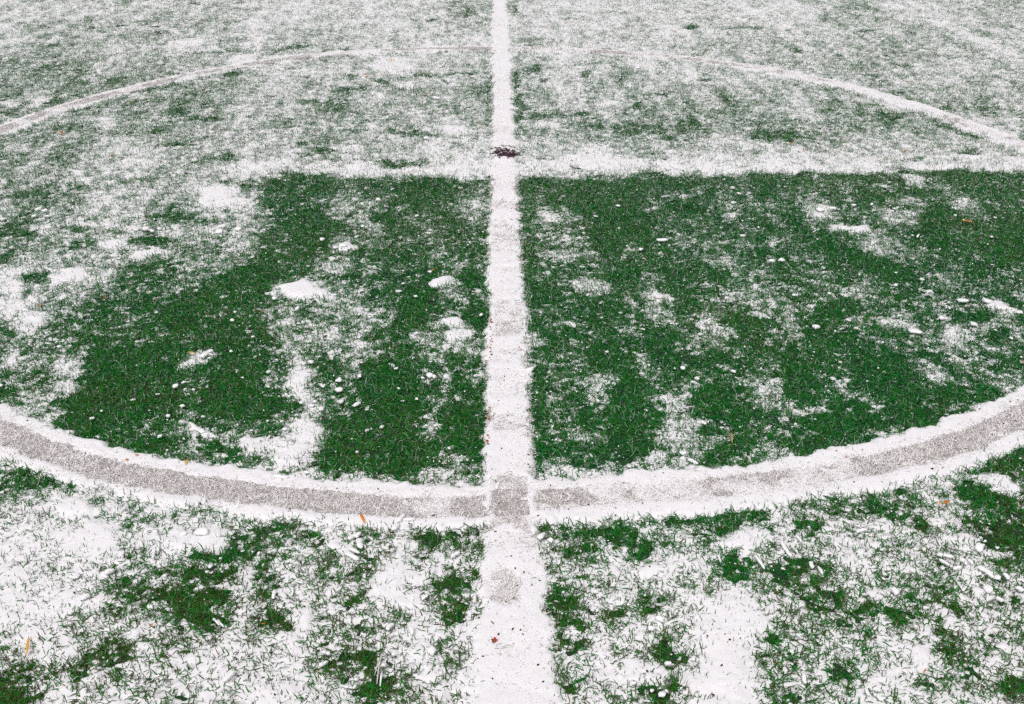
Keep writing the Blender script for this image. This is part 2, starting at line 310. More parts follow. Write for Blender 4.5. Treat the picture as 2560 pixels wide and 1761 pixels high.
M_BLADE = blade_material('green_fibre', [(0, (.003, .048, .014)), (.25, (.005, .105, .019)), (.52, (.012, .175, .018)), (.74, (.046, .115, .018)), (1, (.07, .06, .024))], True)
M_FIBRE = blade_material('white_fibre', [(0, (.56, .52, .51)), (.4, (.68, .645, .635)), (1, (.80, .77, .76))], True)
def plain(name, c0, c1, scale=90, rough=.6):
    m, n, l, b = new_mat(name)
    tc = n.new('ShaderNodeTexCoord'); a = n.new('ShaderNodeTexNoise'); a.inputs['Scale'].default_value = scale
    l.new(tc.outputs['Object'], a.inputs['Vector'])
    r = ramp(n, [(.35, c0), (.65, c1)]); l.new(a.outputs['Fac'], r.inputs[0]); l.new(r.outputs[0], b.inputs['Base Color'])
    b.inputs['Roughness'].default_value = rough; b.inputs['Specular IOR Level'].default_value = .3
    return m
M_LEAF = {'orange': plain('orange_leaf', (.62, .16, .015), (.75, .27, .02)), 'yellow': plain('yellow_leaf', (.72, .34, .03), (.80, .45, .06)),
          'red': plain('red_leaf', (.42, .04, .015), (.55, .09, .02)), 'tan': plain('tan_leaf', (.42, .26, .10), (.55, .36, .16)), 'brown': plain('brown_leaf', (.16, .06, .025), (.26, .11, .04))}
M_SEED = plain('dark_seed', (.035, .008, .008), (.09, .018, .014))
M_STRAW = plain('pale_straw', (.55, .50, .45), (.75, .71, .67))
M_MARK = plain('marking_backing', (.30, .28, .27), (.42, .39, .38), 200, .8)

# ------------------------------------------------------------------ object helpers
def tag(o, label, cat, group=None, kind=None):
    o['label'] = label; o['category'] = cat
    if group: o['group'] = group
    if kind: o['kind'] = kind
    return o
def mesh_obj(name, verts, faces, mat, parent=None, smooth=True, link=True):
    me = bpy.data.meshes.new(name)
    me.from_pydata([tuple(v) for v in verts], [], [tuple(f) for f in faces]); me.update()
    if smooth: me.polygons.foreach_set('use_smooth', [True] * len(me.polygons))
    me.materials.append(mat)
    o = bpy.data.objects.new(name, me)
    if link: col.objects.link(o)
    if parent: o.parent = parent
    return o
def big_mesh(name, V, F, mat):
    me = bpy.data.meshes.new(name)
    me.vertices.add(len(V)); me.vertices.foreach_set('co', np.ascontiguousarray(V, dtype=np.float32).ravel())
    k = F.shape[1]
    me.loops.add(F.size); me.loops.foreach_set('vertex_index', np.ascontiguousarray(F, dtype=np.int32).ravel())
    me.polygons.add(len(F)); me.polygons.foreach_set('loop_start', np.arange(0, F.size, k, dtype=np.int32))
    me.polygons.foreach_set('loop_total', np.full(len(F), k, dtype=np.int32))
    me.polygons.foreach_set('use_smooth', np.ones(len(F), dtype=bool))
    me.update(calc_edges=True); me.validate()
    me.materials.append(mat)
    o = bpy.data.objects.new(name, me); col.objects.link(o)
    return o

# ------------------------------------------------------------------ turf (the ground sheet)
Y0, Y1 = 0.9, 13.0
def half(y): return .43 * y + 1.25
tv = [(-150, -150, -.004), (150, -150, -.004), (150, 300, -.004), (-150, 300, -.004),
      (-half(Y0), Y0, 0), (half(Y0), Y0, 0), (half(Y1), Y1, 0), (-half(Y1), Y1, 0)]
turf = mesh_obj('turf', tv, [(0, 1, 5, 4), (1, 2, 6, 5), (2, 3, 7, 6), (3, 0, 4, 7), (4, 5, 6, 7)], M_TURF, smooth=False)
at = turf.data.attributes.new('outer', 'FLOAT', 'FACE'); at.data.foreach_set('value', [1., 1., 1., 1., 0.])
tag(turf, 'dark green artificial turf ground of the pitch under the snow', 'turf', kind='structure')

# markings: woven white strips, 4 mm above the backing
ys = np.linspace(-2, 14, 120)
lv = [(line_c(y) + s * LINE_W, y, .004) for y in ys for s in (-1, 1)]
centre_line = mesh_obj('centre_line', lv, [(2 * i, 2 * i + 1, 2 * i + 3, 2 * i + 2) for i in range(len(ys) - 1)], M_MARK, smooth=False)
tag(centre_line, 'straight white centre line running away through the middle of the circle', 'pitch line', kind='structure')
ta = np.radians(np.arange(0, 360, 1.0)); rr = np.interp((np.degrees(ta) + 180) % 360 - 180, RT_A, RT_R)
rv = [((r + s * RING_W) * math.cos(t), CY + (r + s * RING_W) * math.sin(t), .0075) for t, r in zip(ta, rr) for s in (-1, 1)]
N = len(ta)
centre_circle = mesh_obj('centre_circle', rv, [(2 * i, 2 * i + 1, (2 * i + 3) % (2 * N), (2 * i + 2) % (2 * N)) for i in range(N)], M_MARK, smooth=False)
tag(centre_circle, 'grey white centre circle line half cleared of snow', 'pitch line', kind='structure')

# ------------------------------------------------------------------ snow lying in the turf
NX, NY = 880, 880
yy = Y0 * (Y1 / Y0) ** (np.arange(NY) / (NY - 1)); uu = np.linspace(-1, 1, NX)
GYm = np.repeat(yy[:, None], NX, 1); GXm = uu[None, :] * half(GYm)
GXm = GXm + RNG.uniform(-.3, .3, GXm.shape) * (2 * half(GYm) / NX); GYm = GYm + RNG.uniform(-.3, .3, GYm.shape) * GYm * .003
Hs, Cs, Ms, Es = ground_state(GXm.ravel(), GYm.ravel())
V = np.stack([GXm.ravel(), GYm.ravel(), np.maximum(Hs, -.003)], 1)
idx = np.arange(NX * NY).reshape(NY, NX)
F = np.stack([idx[:-1, :-1], idx[:-1, 1:], idx[1:, 1:], idx[1:, :-1]], -1).reshape(-1, 4)
keep = (Hs[F] > -.0005).any(1)
F = F[keep]
used = np.unique(F); remap = np.full(len(V), -1); remap[used] = np.arange(len(used))
snow = big_mesh('snow', V[used], remap[F], M_SNOW)
tag(snow, 'thin white snow lying in patches over turf and lines', 'snow', kind='stuff')

# ------------------------------------------------------------------ scattered geometry: tufts and crumbs
def scatter(name, pts, rot, scl, variant, protos, extra, parent=None):
    me = bpy.data.meshes.new(name)
    n = len(pts)
    me.vertices.add(n); me.vertices.foreach_set('co', np.ascontiguousarray(pts, dtype=np.float32).ravel())
    def att(nm, ty, arr, key='value'):
        a = me.attributes.new(nm, ty, 'POINT'); a.data.foreach_set(key, np.ascontiguousarray(arr).ravel())
    att('rot', 'FLOAT_VECTOR', rot.astype(np.float32), 'vector'); att('scl', 'FLOAT_VECTOR', scl.astype(np.float32), 'vector')
    att('variant', 'INT', variant.astype(np.int32))
    for k, v in extra.items(): att(k, 'FLOAT', v.astype(np.float32))
    me.update()
    o = bpy.data.objects.new(name, me); col.objects.link(o)
    if parent: o.parent = parent
    pc = bpy.data.collections.new(name + '_kinds')
    for p in protos: pc.objects.link(p)
    ng = bpy.data.node_groups.new(name + '_scatter', 'GeometryNodeTree')
    ng.interface.new_socket('Geometry', in_out='INPUT', socket_type='NodeSocketGeometry')
    ng.interface.new_socket('Geometry', in_out='OUTPUT', socket_type='NodeSocketGeometry')
    gi = ng.nodes.new('NodeGroupInput'); go = ng.nodes.new('NodeGroupOutput')
    ci = ng.nodes.new('GeometryNodeCollectionInfo'); ci.inputs['Collection'].default_value = pc
    ci.inputs['Separate Children'].default_value = True; ci.inputs['Reset Children'].default_value = True
    ip = ng.nodes.new('GeometryNodeInstanceOnPoints'); ip.inputs['Pick Instance'].default_value = True
    def named(nm, ty):
        a = ng.nodes.new('GeometryNodeInputNamedAttribute'); a.data_type = ty; a.inputs['Name'].default_value = nm; return a.outputs[0]
    ng.links.new(gi.outputs[0], ip.inputs['Points']); ng.links.new(ci.outputs[0], ip.inputs['Instance'])
    ng.links.new(named('variant', 'INT'), ip.inputs['Instance Index'])
    ng.links.new(named('rot', 'FLOAT_VECTOR'), ip.inputs['Rotation']); ng.links.new(named('scl', 'FLOAT_VECTOR'), ip.inputs['Scale'])
    ng.links.new(ip.outputs[0], go.inputs[0])
    md = o.modifiers.new('scatter', 'NODES'); md.node_group = ng
    return o

def tuft(name, seed, mat, nb, spread, hmin, hmax, lean, width):
    r = random.Random(seed); V = []; F = []; sh = []; ct = []
    for b in range(nb):
        a = r.uniform(0, 2 * math.pi); d = spread * math.sqrt(r.random())
        bx, by = d * math.cos(a), d * math.sin(a)
        az = r.uniform(0, 2 * math.pi); L = r.uniform(hmin, hmax); w = width * r.uniform(.75, 1.25)
        el = math.radians(r.uniform(*lean)); bend = math.radians(r.uniform(30, 120)) * r.choice((1, 1, 1, -.4))
        curl = math.radians(r.uniform(-70, 70)); S = 5
        x, y, z = bx, by, 0.0; s_ = r.random(); c_ = r.random()
        base = len(V)
        for k in range(S + 1):
            t = k / S
            e = el - bend * t; q = az + curl * t
            if k:
                x += L / S * math.cos(e) * math.cos(q); y += L / S * math.cos(e) * math.sin(q); z += L / S * math.sin(e)
            z = max(z, .001)
            ww = w * (1 - .75 * t ** 3) * .5
            px, py = -math.sin(q), math.cos(q)
            V.append((x + px * ww, y + py * ww, z)); V.append((x - px * ww, y - py * ww, z + ww * .5))
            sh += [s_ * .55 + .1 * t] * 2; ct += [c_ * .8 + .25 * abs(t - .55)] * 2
        for k in range(S):
            i = base + 2 * k; F.append((i, i + 1, i + 3, i + 2))
    o = mesh_obj(name, V, F, mat, smooth=True, link=False)
    a = o.data.attributes.new('shade', 'FLOAT', 'POINT'); a.data.foreach_set('value', sh)
    a = o.data.attributes.new('catch', 'FLOAT', 'POINT'); a.data.foreach_set('value', ct)
    return o
GREEN = [tuft('green_tuft_%02d' % k, 100 + k, M_BLADE, 6, .014, .013, .027, (18, 62), .0020) for k in range(12)]
WHITE = [tuft('white_tuft_%02d' % k, 300 + k, M_FIBRE, 12, .015, .011, .021, (15, 55), .0022) for k in range(8)]

def sample(density, ylo, yhi):
    ts = np.linspace(ylo, yhi, 400); dl = density(ts) * 2 * half(ts)
    cum = np.concatenate([[0], np.cumsum((dl[1:] + dl[:-1]) / 2 * np.diff(ts))])
    n = int(cum[-1]); y = np.interp(RNG.random(n) * cum[-1], cum, ts)
    x = RNG.uniform(-1, 1, n) * half(y)
    return x, y
gx, gy = sample(lambda y: 7600 * np.minimum(1, 3.0 / y) ** .75, Y0, Y1)
gh, gc, gm, ge = ground_state(gx, gy)
hue = np.clip(.13 * rnoise(gx, gy, .5, 41) + .08 * rnoise(gx, gy, .12, 42) + RNG.normal(0, .09, len(gx)) + .17
              + .30 * sstep(2.7, 1.7, gy) + .06 * sstep(.35, .8, gc), 0, .45)
far = sstep(2.0, 6.5, gy)
frost = np.clip((gc - .20) * (.32 + .40 * far), 0, .95) + .10 * far - .10 * (1 - far)
frost = np.clip(frost + RNG.normal(0, .06, len(gx)), -.4, 1) - .15 * sstep(2.6, 1.8, gy)
rotz = RNG.uniform(0, 2 * math.pi, len(gx)); tilt = RNG.normal(0, .12, (len(gx), 2))
sc = RNG.uniform(.8, 1.2, len(gx)) * (1 + .12 * far)
ok = (gm < .5) & (gh < .024)
ok &= RNG.random(len(gx)) < np.interp(gc, [.1, .3, .5, .7, .85, .95, 1.02], [1, .97, .86, .66, .34, .10, .02])
sc = sc * (1 - .12 * sstep(.5, .95, gc))
rot = np.stack([tilt[:, 0], tilt[:, 1], rotz], 1)
scl = np.stack([sc, sc, sc], 1)
grass = scatter('grass', np.stack([gx, gy, np.zeros_like(gx)], 1)[ok], rot[ok], scl[ok], RNG.integers(0, len(GREEN), ok.sum()), GREEN, {'tint': hue[ok], 'frost': frost[ok]})
tag(grass, 'short curly green artificial grass blades poking through the snow', 'grass', kind='stuff')

def fibres(name, x, y, parent):
    h, c, m, e = ground_state(x, y)
    n = len(x); fr = np.clip((c - .3) * .5 + RNG.normal(0, .1, n), 0, .6); k = h < .019
    s = RNG.uniform(.75, 1.1, n)
    o = scatter(name, np.stack([x, y, np.full(n, .004)], 1)[k], np.stack([RNG.normal(0, .1, n), RNG.normal(0, .1, n), RNG.uniform(0, 6.283, n)], 1)[k],
                np.stack([s, s, s * .62], 1)[k], RNG.integers(0, len(WHITE), k.sum()), [p.copy() for p in WHITE],
                {'tint': np.clip(.25 + .2 * rnoise(x, y, .2, 51) + RNG.normal(0, .1, n), 0, .6)[k], 'frost': fr[k]}, parent)
    o['kind'] = 'stuff'
    return o
ly = Y0 * (Y1 / Y0) ** RNG.random(9500); lx = line_c(ly) + RNG.uniform(-LINE_W, LINE_W, len(ly))
fibres('line_fibres', lx, ly, centre_line)
tt = RNG.uniform(-math.pi, math.pi, 30000); tt = np.concatenate([tt, RNG.uniform(-2.2, -.9, 6000)])
r_ = np.interp(np.degrees(tt), RT_A, RT_R) + RNG.uniform(-RING_W, RING_W, len(tt))
qx, qy = r_ * np.cos(tt), CY + r_ * np.sin(tt); kk = (np.abs(qx) < half(qy)) & (np.abs(qx - line_c(qy)) > LINE_W)
fibres('line_fibres', qx[kk], qy[kk], centre_circle)

# loose crumbs of snow caught between the blades
def crumb(name, seed):
    r = random.Random(seed); bm = bmesh.new(); bmesh.ops.create_icosphere(bm, subdivisions=1, radius=1.0)
    ax = (r.uniform(.6, 1.3), r.uniform(.45, 1.0), r.uniform(.35, .7))
    V = [(v.co.x * ax[0] * r.uniform(.6, 1.3), v.co.y * ax[1] * r.uniform(.6, 1.3), v.co.z * ax[2] * r.uniform(.7, 1.2)) for v in bm.verts]
    bm.verts.ensure_lookup_table(); F = [[v.index for v in f.verts] for f in bm.faces]; bm.free()
    return mesh_obj(name, V, F, M_SNOW, smooth=True, link=False)
CRUMB = [crumb('crumb_%02d' % k, 500 + k) for k in range(10)]
kx, ky = sample(lambda y: 2600 * np.minimum(1, 2.6 / y), Y0, Y1)
kh, kc, km, ke = ground_state(kx, ky)
p = np.clip(.06 + 1.25 * (kc - .12), .04, .6) * (1 - .85 * ke) * (1 - sstep(.012, .022, kh)) * (1 - .35 * sstep(2.6, 1.9, ky))
k = RNG.random(len(kx)) < p
kx, ky, kh = kx[k], ky[k], kh[k]; n = len(kx)
ks = .0022 * np.exp(RNG.normal(0, .42, n)) * (1 + .35 * sstep(3, 8, ky))
kz = np.maximum(kh, .006 + .009 * RNG.random(n)) + ks * .1
crumbs = scatter('snow_crumbs', np.stack([kx, ky, kz], 1), RNG.normal(0, .5, (n, 3)) + np.array([0, 0, 1]) * RNG.uniform(0, 6.28, (n, 1)),
                 np.stack([ks, ks, ks], 1), RNG.integers(0, 10, n), CRUMB, {})
tag(crumbs, 'fine white crumbs of snow caught among the grass blades', 'snow', kind='stuff')

# ------------------------------------------------------------------ single lumps, leaves, seeds
#OBJECTS#
# kind, x, y, length, image angle (deg, 0 = across, 90 = away), width share   (pixels of the photograph)
CHUNKS = """
chip,98,530,21,12,.45 chip,113,533,17,0,.6 chip,86,547,15,10,.5 chip,120,548,16,5,.5 chip,8,556,18,8,.4 lump,365,582,20,0,.7 lump,381,584,15,0,.7 chip,341,581,21,5,.4 chip,400,578,16,0,.5
lump,559,574,11,0,1.0 chip,596,579,22,5,.55 chip,549,586,26,0,.6 bar,578,631,26,8,.16 bar,582,636,22,10,.16 lump,589,790,7,30,.8 chip,581,808,12,-20,.7 lump,633,851,9,0,.8 lump,149,875,12,10,.8 chip,299,652,10,20,.5
chip,858,621,26,-8,.6 chip,840,626,16,10,.5 bar,874,630,16,20,.25 chip,805,606,16,0,.8 chip,947,507,14,0,.7 chip,907,573,13,0,.6 chip,1042,547,13,0,.5 lump,1008,717,9,0,.8 chip,997,736,18,0,.4 lump,1040,750,10,0,.8 chip,744,780,13,-10,.7 chip,686,755,16,0,.6 chip,1075,687,11,0,.6 lump,1203,797,10,40,.7 lump,1041,843,12,0,.8 chip,898,850,11,0,.7
chip,1545,522,15,0,.5 lump,1847,490,12,0,.7 chip,1833,514,15,0,.45 lump,1832,476,12,0,.7 chip,1654,607,32,2,.35 chip,1601,632,15,0,.6 lump,1568,622,7,0,.9 bar,1489,548,12,-15,.3 lump,1547,577,6,60,.8 bar,1664,497,24,8,.14
chip,2049,532,26,-5,.6 chip,2082,528,20,5,.5 chip,2133,520,14,0,.5 lump,2136,530,8,0,.9 chip,2178,518,9,30,.5 chip,2387,545,11,0,.6 lump,2478,600,8,0,.9 chip,2486,551,12,-20,.5 chip,2280,596,8,-20,.6 bar,2294,598,10,60,.4 chip,2239,689,8,20,.5 lump,2238,721,13,0,.8 lump,2303,707,11,0,.8 lump,1930,661,17,0,.7 lump,1953,660,16,0,.7 lump,2072,744,12,0,.8
lump,2548,790,19,0,.7 lump,2352,804,10,70,.9 lump,2432,820,15,-40,.7 chip,2140,828,11,10,.7 chip,2287,836,46,-14,.45 chip,2406,761,34,-5,.4 chip,2465,761,34,-6,.45 chip,2496,778,26,-15,.45 chip,2039,827,22,-10,.7 lump,1986,746,14,-20,.7 lump,2526,853,9,70,.7 chip,2487,832,9,-40,.6
chip,511,898,24,0,.8 chip,528,887,13,-15,.7 lump,524,904,10,0,.8 chip,579,888,11,0,.7 chip,440,976,20,8,.6 lump,460,964,12,0,.8 bar,465,984,10,45,.4 chip,485,982,10,15,.7 bar,396,994,12,0,.35 lump,232,1057,11,25,.8 bar,334,1008,14,15,.4 chip,422,1048,14,5,.7 lump,457,1026,12,0,.7 lump,509,1053,12,0,.7 lump,256,1037,7,0,.9 chip,182,1150,12,0,.7 lump,608,954,8,0,.8 bar,597,1264,22,84,.22 chip,5,972,10,0,.7 chip,401,1101,14,40,.6
lump,779,916,16,0,.75 lump,807,972,18,-15,.6 lump,848,961,13,60,.8 lump,900,950,13,55,.6 lump,849,987,15,35,.8 lump,788,1013,13,0,.8 chip,805,1032,13,60,.7 bar,756,1015,15,40,.5 bar,893,1022,20,35,.45 bar,854,1015,13,35,.5 lump,991,930,9,40,.7 lump,997,980,8,0,.8 lump,1057,954,12,-10,.7 lump,1074,947,13,-60,.8 lump,1086,951,10,-30,.8 bar,1190,947,12,10,.5 lump,1042,1008,8,0,.9 lump,955,1077,12,50,.7 lump,918,1084,9,50,.7 lump,781,1023,12,0,.8 lump,670,1061,10,0,.8 chip,713,1082,13,5,.6 lump,1162,987,5,0,.9 chip,1007,1010,10,15,.4
bar,650,1244,20,35,.2 bar,944,1244,14,-40,.3 bar,703,1201,40,-6,.28 lump,767,1191,14,0,.7 bar,1002,1304,34,52,.3 bar,1024,1308,32,3,.36
chip,1707,930,11,-50,.8 chip,1742,955,13,-25,.7 bar,1732,965,12,-5,.5 bar,1832,938,15,-20,.5 bar,1759,1067,14,-30,.45 bar,1731,1163,28,-22,.35 chip,1601,943,10,0,.7 lump,1572,1174,9,50,.8 chip,1518,889,11,0,.6 lump,1708,1142,18,-5,.7
lump,2100,915,8,0,.9 lump,2167,962,6,0,.9 lump,2413,971,9,0,.8 lump,2547,984,11,0,.8
chip,508,1340,46,3,.42 chip,462,1344,24,20,.5 lump,191,1452,26,5,.65 lump,275,1439,22,0,.9 bar,398,1378,30,86,.16 bar,387,1395,30,80,.2 lump,214,1502,24,0,.8 lump,528,1428,14,40,.8 bar,542,1566,26,-50,.2 bar,553,1568,24,-50,.2 bar,574,1704,40,42,.3 lump,413,1449,10,0,.7 chip,523,1607,22,20,.4
bar,883,1351,30,30,.34 bar,901,1371,30,-78,.42 bar,881,1401,36,-27,.36 bar,887,1387,28,-20,.3 bar,897,1349,18,50,.5 bar,989,1328,26,45,.4 bar,1139,1399,26,28,.36 lump,1062,1501,16,65,.6 bar,686,1496,22,78,.34 bar,816,1644,23,-28,.4 bar,810,1669,27,25,.36 bar,1028,1589,22,-75,.45 lump,1079,1639,20,-60,.7 bar,1057,1640,18,85,.34 lump,984,1647,12,0,.95 lump,893,1709,15,30,.7 bar,976,1580,24,45,.4
lump,1628,1583,20,-20,.8 lump,1650,1561,28,-10,.7 bar,1669,1671,18,0,.6 lump,1629,1739,9,60,.8 lump,1664,1737,12,0,.8 lump,1654,1750,18,20,.8 lump,1392,1747,11,0,.8 bar,1897,1417,42,-50,.15 lump,1701,1437,13,0,.7
bar,1964,1384,50,-52,.15 bar,1995,1357,22,-48,.22 bar,1986,1384,22,-50,.16 bar,2028,1424,16,-70,.5 bar,2049,1437,24,-62,.25 bar,2153,1337,28,12,.3 bar,2360,1400,46,-12,.28 bar,2363,1418,42,-33,.2 bar,2392,1431,25,8,.36 bar,2406,1415,22,-45,.5 bar,2423,1414,18,-45,.42 bar,2460,1440,46,-38,.4 bar,2470,1449,28,-38,.3 chip,2491,1456,17,30,.8 bar,2513,1451,20,-50,.5 chip,2445,1381,34,-15,.75 lump,2547,1485,24,-15,.8 bar,2496,1510,22,-25,.6 chip,2467,1483,28,0,.8 chip,2236,1490,22,0,.85 bar,2010,1709,24,-80,.45 bar,2166,1741,22,-62,.35 lump,2490,1381,10,0,.8 lump,2525,1398,9,0,.8 lump,2460,1364,10,0,.7 chip,2355,1429,14,-20,.8 bar,1956,1434,12,-20,.4
lump,200,5,17,0,1.0 chip,2065,252,14,0,.7 bar,348,281,17,10,.16 chip,389,68,28,0,.5 chip,1092,251,24,0,.5 chip,1065,351,14,-5,.5 chip,1439,263,14,0,.5 chip,1592,174,16,5,.4 bar,1619,351,12,-45,.25 bar,1628,354,11,-45,.25 chip,1970,320,13,20,.3 bar,2237,345,18,-40,.14 bar,2226,342,12,-40,.2
lump,1325,930,24,10,.7 lump,1352,1352,22,20,.7 lump,1376,1362,16,-40,.8 lump,1308,948,14,0,.7 bar,1245,1222,22,70,.35
"""
# colour, x, y, length, angle, width share
LEAVES = """
orange,2417,562,31,-14,.34 yellow,481,893,20,-12,.3 yellow,468,1167,18,62,.3 orange,319,1160,11,0,.7 orange,345,1148,9,40,.6 orange,907,1308,26,-62,.32 orange,2365,1268,14,20,.9 yellow,2347,1270,9,30,.8 yellow,73,1626,54,86,.12 tan,1828,1106,24,-82,.2
orange,1083,685,9,30,.6 orange,729,765,9,-10,.6 red,656,788,7,60,.5 orange,153,339,9,-30,.5 yellow,281,395,12,12,.35 brown,340,258,9,0,.5 yellow,325,264,9,10,.4 orange,917,194,10,10,.5 yellow,1050,190,7,0,.6 yellow,980,156,6,20,.6 yellow,1065,244,9,0,.4 yellow,696,237,5,-20,.7 orange,659,199,4,0,.8
yellow,1202,320,9,10,.5 yellow,867,110,4,0,.8 red,857,63,3,0,.9 tan,1162,153,4,40,.8 orange,1237,131,4,0,.9 tan,805,167,9,-10,.4 orange,957,262,4,0,.7 brown,789,336,6,60,.5 orange,1475,22,3,0,.9 red,1531,52,3,0,.9 orange,1361,173,3,0,.9 yellow,1866,148,4,0,.8 orange,1868,167,4,0,.8 tan,1812,199,4,0,.8 yellow,1895,261,4,0,.7 brown,1840,403,12,-18,.2 orange,1769,352,4,0,.8
orange,2192,182,8,0,.5 red,2153,180,6,40,.6 orange,2276,212,13,-12,.4 orange,2040,221,4,0,.8 orange,1975,366,5,70,.7 red,2099,356,4,0,.9 orange,2262,384,6,50,.7 yellow,2211,403,7,15,.6 orange,2008,382,4,60,.7
orange,102,773,8,60,.5 red,262,754,11,82,.25 brown,729,476,8,0,.5 tan,940,695,6,0,.6 orange,1083,619,4,0,.8 orange,2552,916,10,-15,.4 red,2114,1151,9,-25,.4 orange,1999,1254,4,0,.7 brown,1083,1298,11,0,.6 orange,1547,1383,5,0,.8 orange,1662,1590,5,0,.8 red,1933,1671,6,0,.9 orange,2168,1402,9,-20,.4 orange,2309,1692,20,60,.16 orange,384,1575,8,60,.6 orange,660,1573,9,0,.6
brown,1231,1569,12,-35,.3 tan,1239,1362,7,30,.5 orange,1312,1319,6,20,.6 orange,560,1215,5,0,.7 orange,294,1227,6,-10,.5 orange,630,1214,5,0,.8
"""
# red scraps along the left edge of the centre line (x, y)
SCRAPS = [(1228, 806), (1226, 812), (1230, 815), (1225, 826), (1227, 832), (1231, 846), (1226, 850), (1229, 856), (1226, 861), (1230, 864), (1227, 871), (1225, 878), (1228, 883), (1226, 889), (1229, 895),
          (1224, 903), (1227, 909), (1223, 1030), (1226, 1038), (1221, 1044), (1224, 1052), (1222, 1058), (1219, 1098), (1223, 1105), (1218, 1112), (1220, 1120), (1298, 876), (1302, 882), (1237, 1608), (1241, 1612), (1234, 1614)]
LITTER_AT = (1262, 383)

def local_frame(x, y, length, ang):
    a = math.radians(ang); dx, dy = math.cos(a) * length / 2, -math.sin(a) * length / 2
    p, q = ground_at(x - dx, y - dy), ground_at(x + dx, y + dy)
    L = math.hypot(q[0] - p[0], q[1] - p[1])
    c = ground_at(x, y)
    return c[0], c[1], min(L, .19), math.atan2(q[1] - p[1], q[0] - p[0])
def lump_mesh(r):
    bm = bmesh.new(); bmesh.ops.create_icosphere(bm, subdivisions=2, radius=.5)
    o = Vector((r.uniform(0, 9), r.uniform(0, 9), 0))
    V = []
    for v in bm.verts:
        c = v.co; k = 1 + .34 * math.sin(c.x * 5 + o.x) * math.cos(c.y * 6 + o.y) + .16 * math.sin(c.z * 9 + o.x * 2 + c.y * 7) + r.uniform(-.06, .06)
        V.append((c.x * k, c.y * k, max(c.z * k, -.32)))
    F = [[v.index for v in f.verts] for f in bm.faces]; bm.free()
    return V, F
def chip_mesh(r):
    n = r.randint(8, 11); V = []; F = []
    rad = [.5 * r.uniform(.62, 1.08) for _ in range(n)]; ph = r.uniform(0, 6.28)
    for (s, z) in ((.86, -.5), (1.0, -.1), (.93, .34), (.6, .5)):
        for k in range(n):
            a = ph + 2 * math.pi * (k + r.uniform(-.18, .18)) / n
            V.append((rad[k] * s * math.cos(a), rad[k] * s * math.sin(a), z + r.uniform(-.09, .09)))
    for j in range(3):
        for k in range(n): F.append((j * n + k, j * n + (k + 1) % n, (j + 1) * n + (k + 1) % n, (j + 1) * n + k))
    V.append((0, 0, .55)); t = len(V) - 1
    for k in range(n): F.append((3 * n + k, 3 * n + (k + 1) % n, t))
    F.append(tuple(reversed(range(n))))
    return V, F
def bar_mesh(r):
    S, K = 9, 8; V = []; F = []; bow = r.uniform(-.06, .06)
    for i in range(S):
        t = i / (S - 1); e = min(1, math.sqrt(max(.02, 1 - (2 * t - 1) ** 6))) * r.uniform(.82, 1.1) * (1 - .25 * t * r.random())
        for k in range(K):
            a = 2 * math.pi * k / K; c, s = math.cos(a), math.sin(a)
            q = (abs(c) ** 4 + abs(s) ** 4) ** -.25
            V.append((t - .5, .5 * e * q * c + bow * 4 * t * (1 - t) * 3 + r.uniform(-.04, .04), .5 * e * q * s + r.uniform(-.05, .05)))
    for i in range(S - 1):
        for k in range(K): F.append((i * K + k, i * K + (k + 1) % K, (i + 1) * K + (k + 1) % K, (i + 1) * K + k))
    F.append(tuple(reversed(range(K)))); F.append(tuple((S - 1) * K + k for k in range(K)))
    return V, F
def leaf_mesh(r, wide):
    S = 8; V = []; F = []; cu = r.uniform(.05, .16); tw = r.uniform(-.4, .4)
    for i in range(S + 1):
        t = i / S; w = .5 * (math.sin(math.pi * min(1, t * 1.02 + .01)) ** .75) * (1 - .25 * t) * r.uniform(.85, 1.1) + .02
        zz = cu * 4 * t * (1 - t)
        for (sx, dz) in ((-1, .16), (0, 0), (1, .16)):
            V.append((t - .5, sx * w, zz + dz * w * wide * 1.6 + tw * sx * w * wide * (t - .5)))
    n = len(V); V += [(a, b, c - .012) for a, b, c in V]
    for i in range(S):
        for k in range(2):
            a = 3 * i + k; F.append((a, a + 3, a + 4, a + 1)); F.append((n + a, n + a + 1, n + a + 4, n + a + 3))
        F.append((3 * i, n + 3 * i, n + 3 * i + 3, 3 * i + 3)); F.append((3 * i + 2, 3 * i + 5, n + 3 * i + 5, n + 3 * i + 2))
    F.append((0, 1, n + 1, n)); F.append((1, 2, n + 2, n + 1))
    e = 3 * S; F.append((e + 1, e, n + e, n + e + 1)); F.append((e + 2, e + 1, n + e + 1, n + e + 2))
    return V, F

# words that say where on the pitch a small thing lies
def zone(x, y, px):
    s, th = ring_s(np.array([x]), np.array([y])); s = float(s[0])
    if abs(x - float(line_c(y))) < .075: return 'on the centre line'
    if abs(s) < .095: return 'on the near arc' if y < CY else 'on the far arc'
    if s > 0: return 'in the snowy foreground' if y < 3.4 else 'beyond the far arc' if y > 6.6 else 'outside the circle'
    return "in the circle's green half" if y < 5.0 else "in the circle's far pale half"
def across(px):
    f = px / 2560
    for lim, w in ((.05, 'at the left edge'), (.14, 'near the left edge'), (.22, 'far left'), (.30, 'left'), (.36, 'left of centre'), (.42, 'nearer the centre line'), (.5, 'beside the centre line'),
                   (.58, 'right beside the centre line'), (.65, 'right of centre'), (.72, 'right'), (.80, 'far right'), (.88, 'toward the right edge'), (.95, 'near the right edge'), (2, 'at the right edge')):
        if f < lim: return w
ORD = ['', 'second', 'third', 'fourth', 'fifth', 'sixth', 'seventh', 'eighth']
pending = []
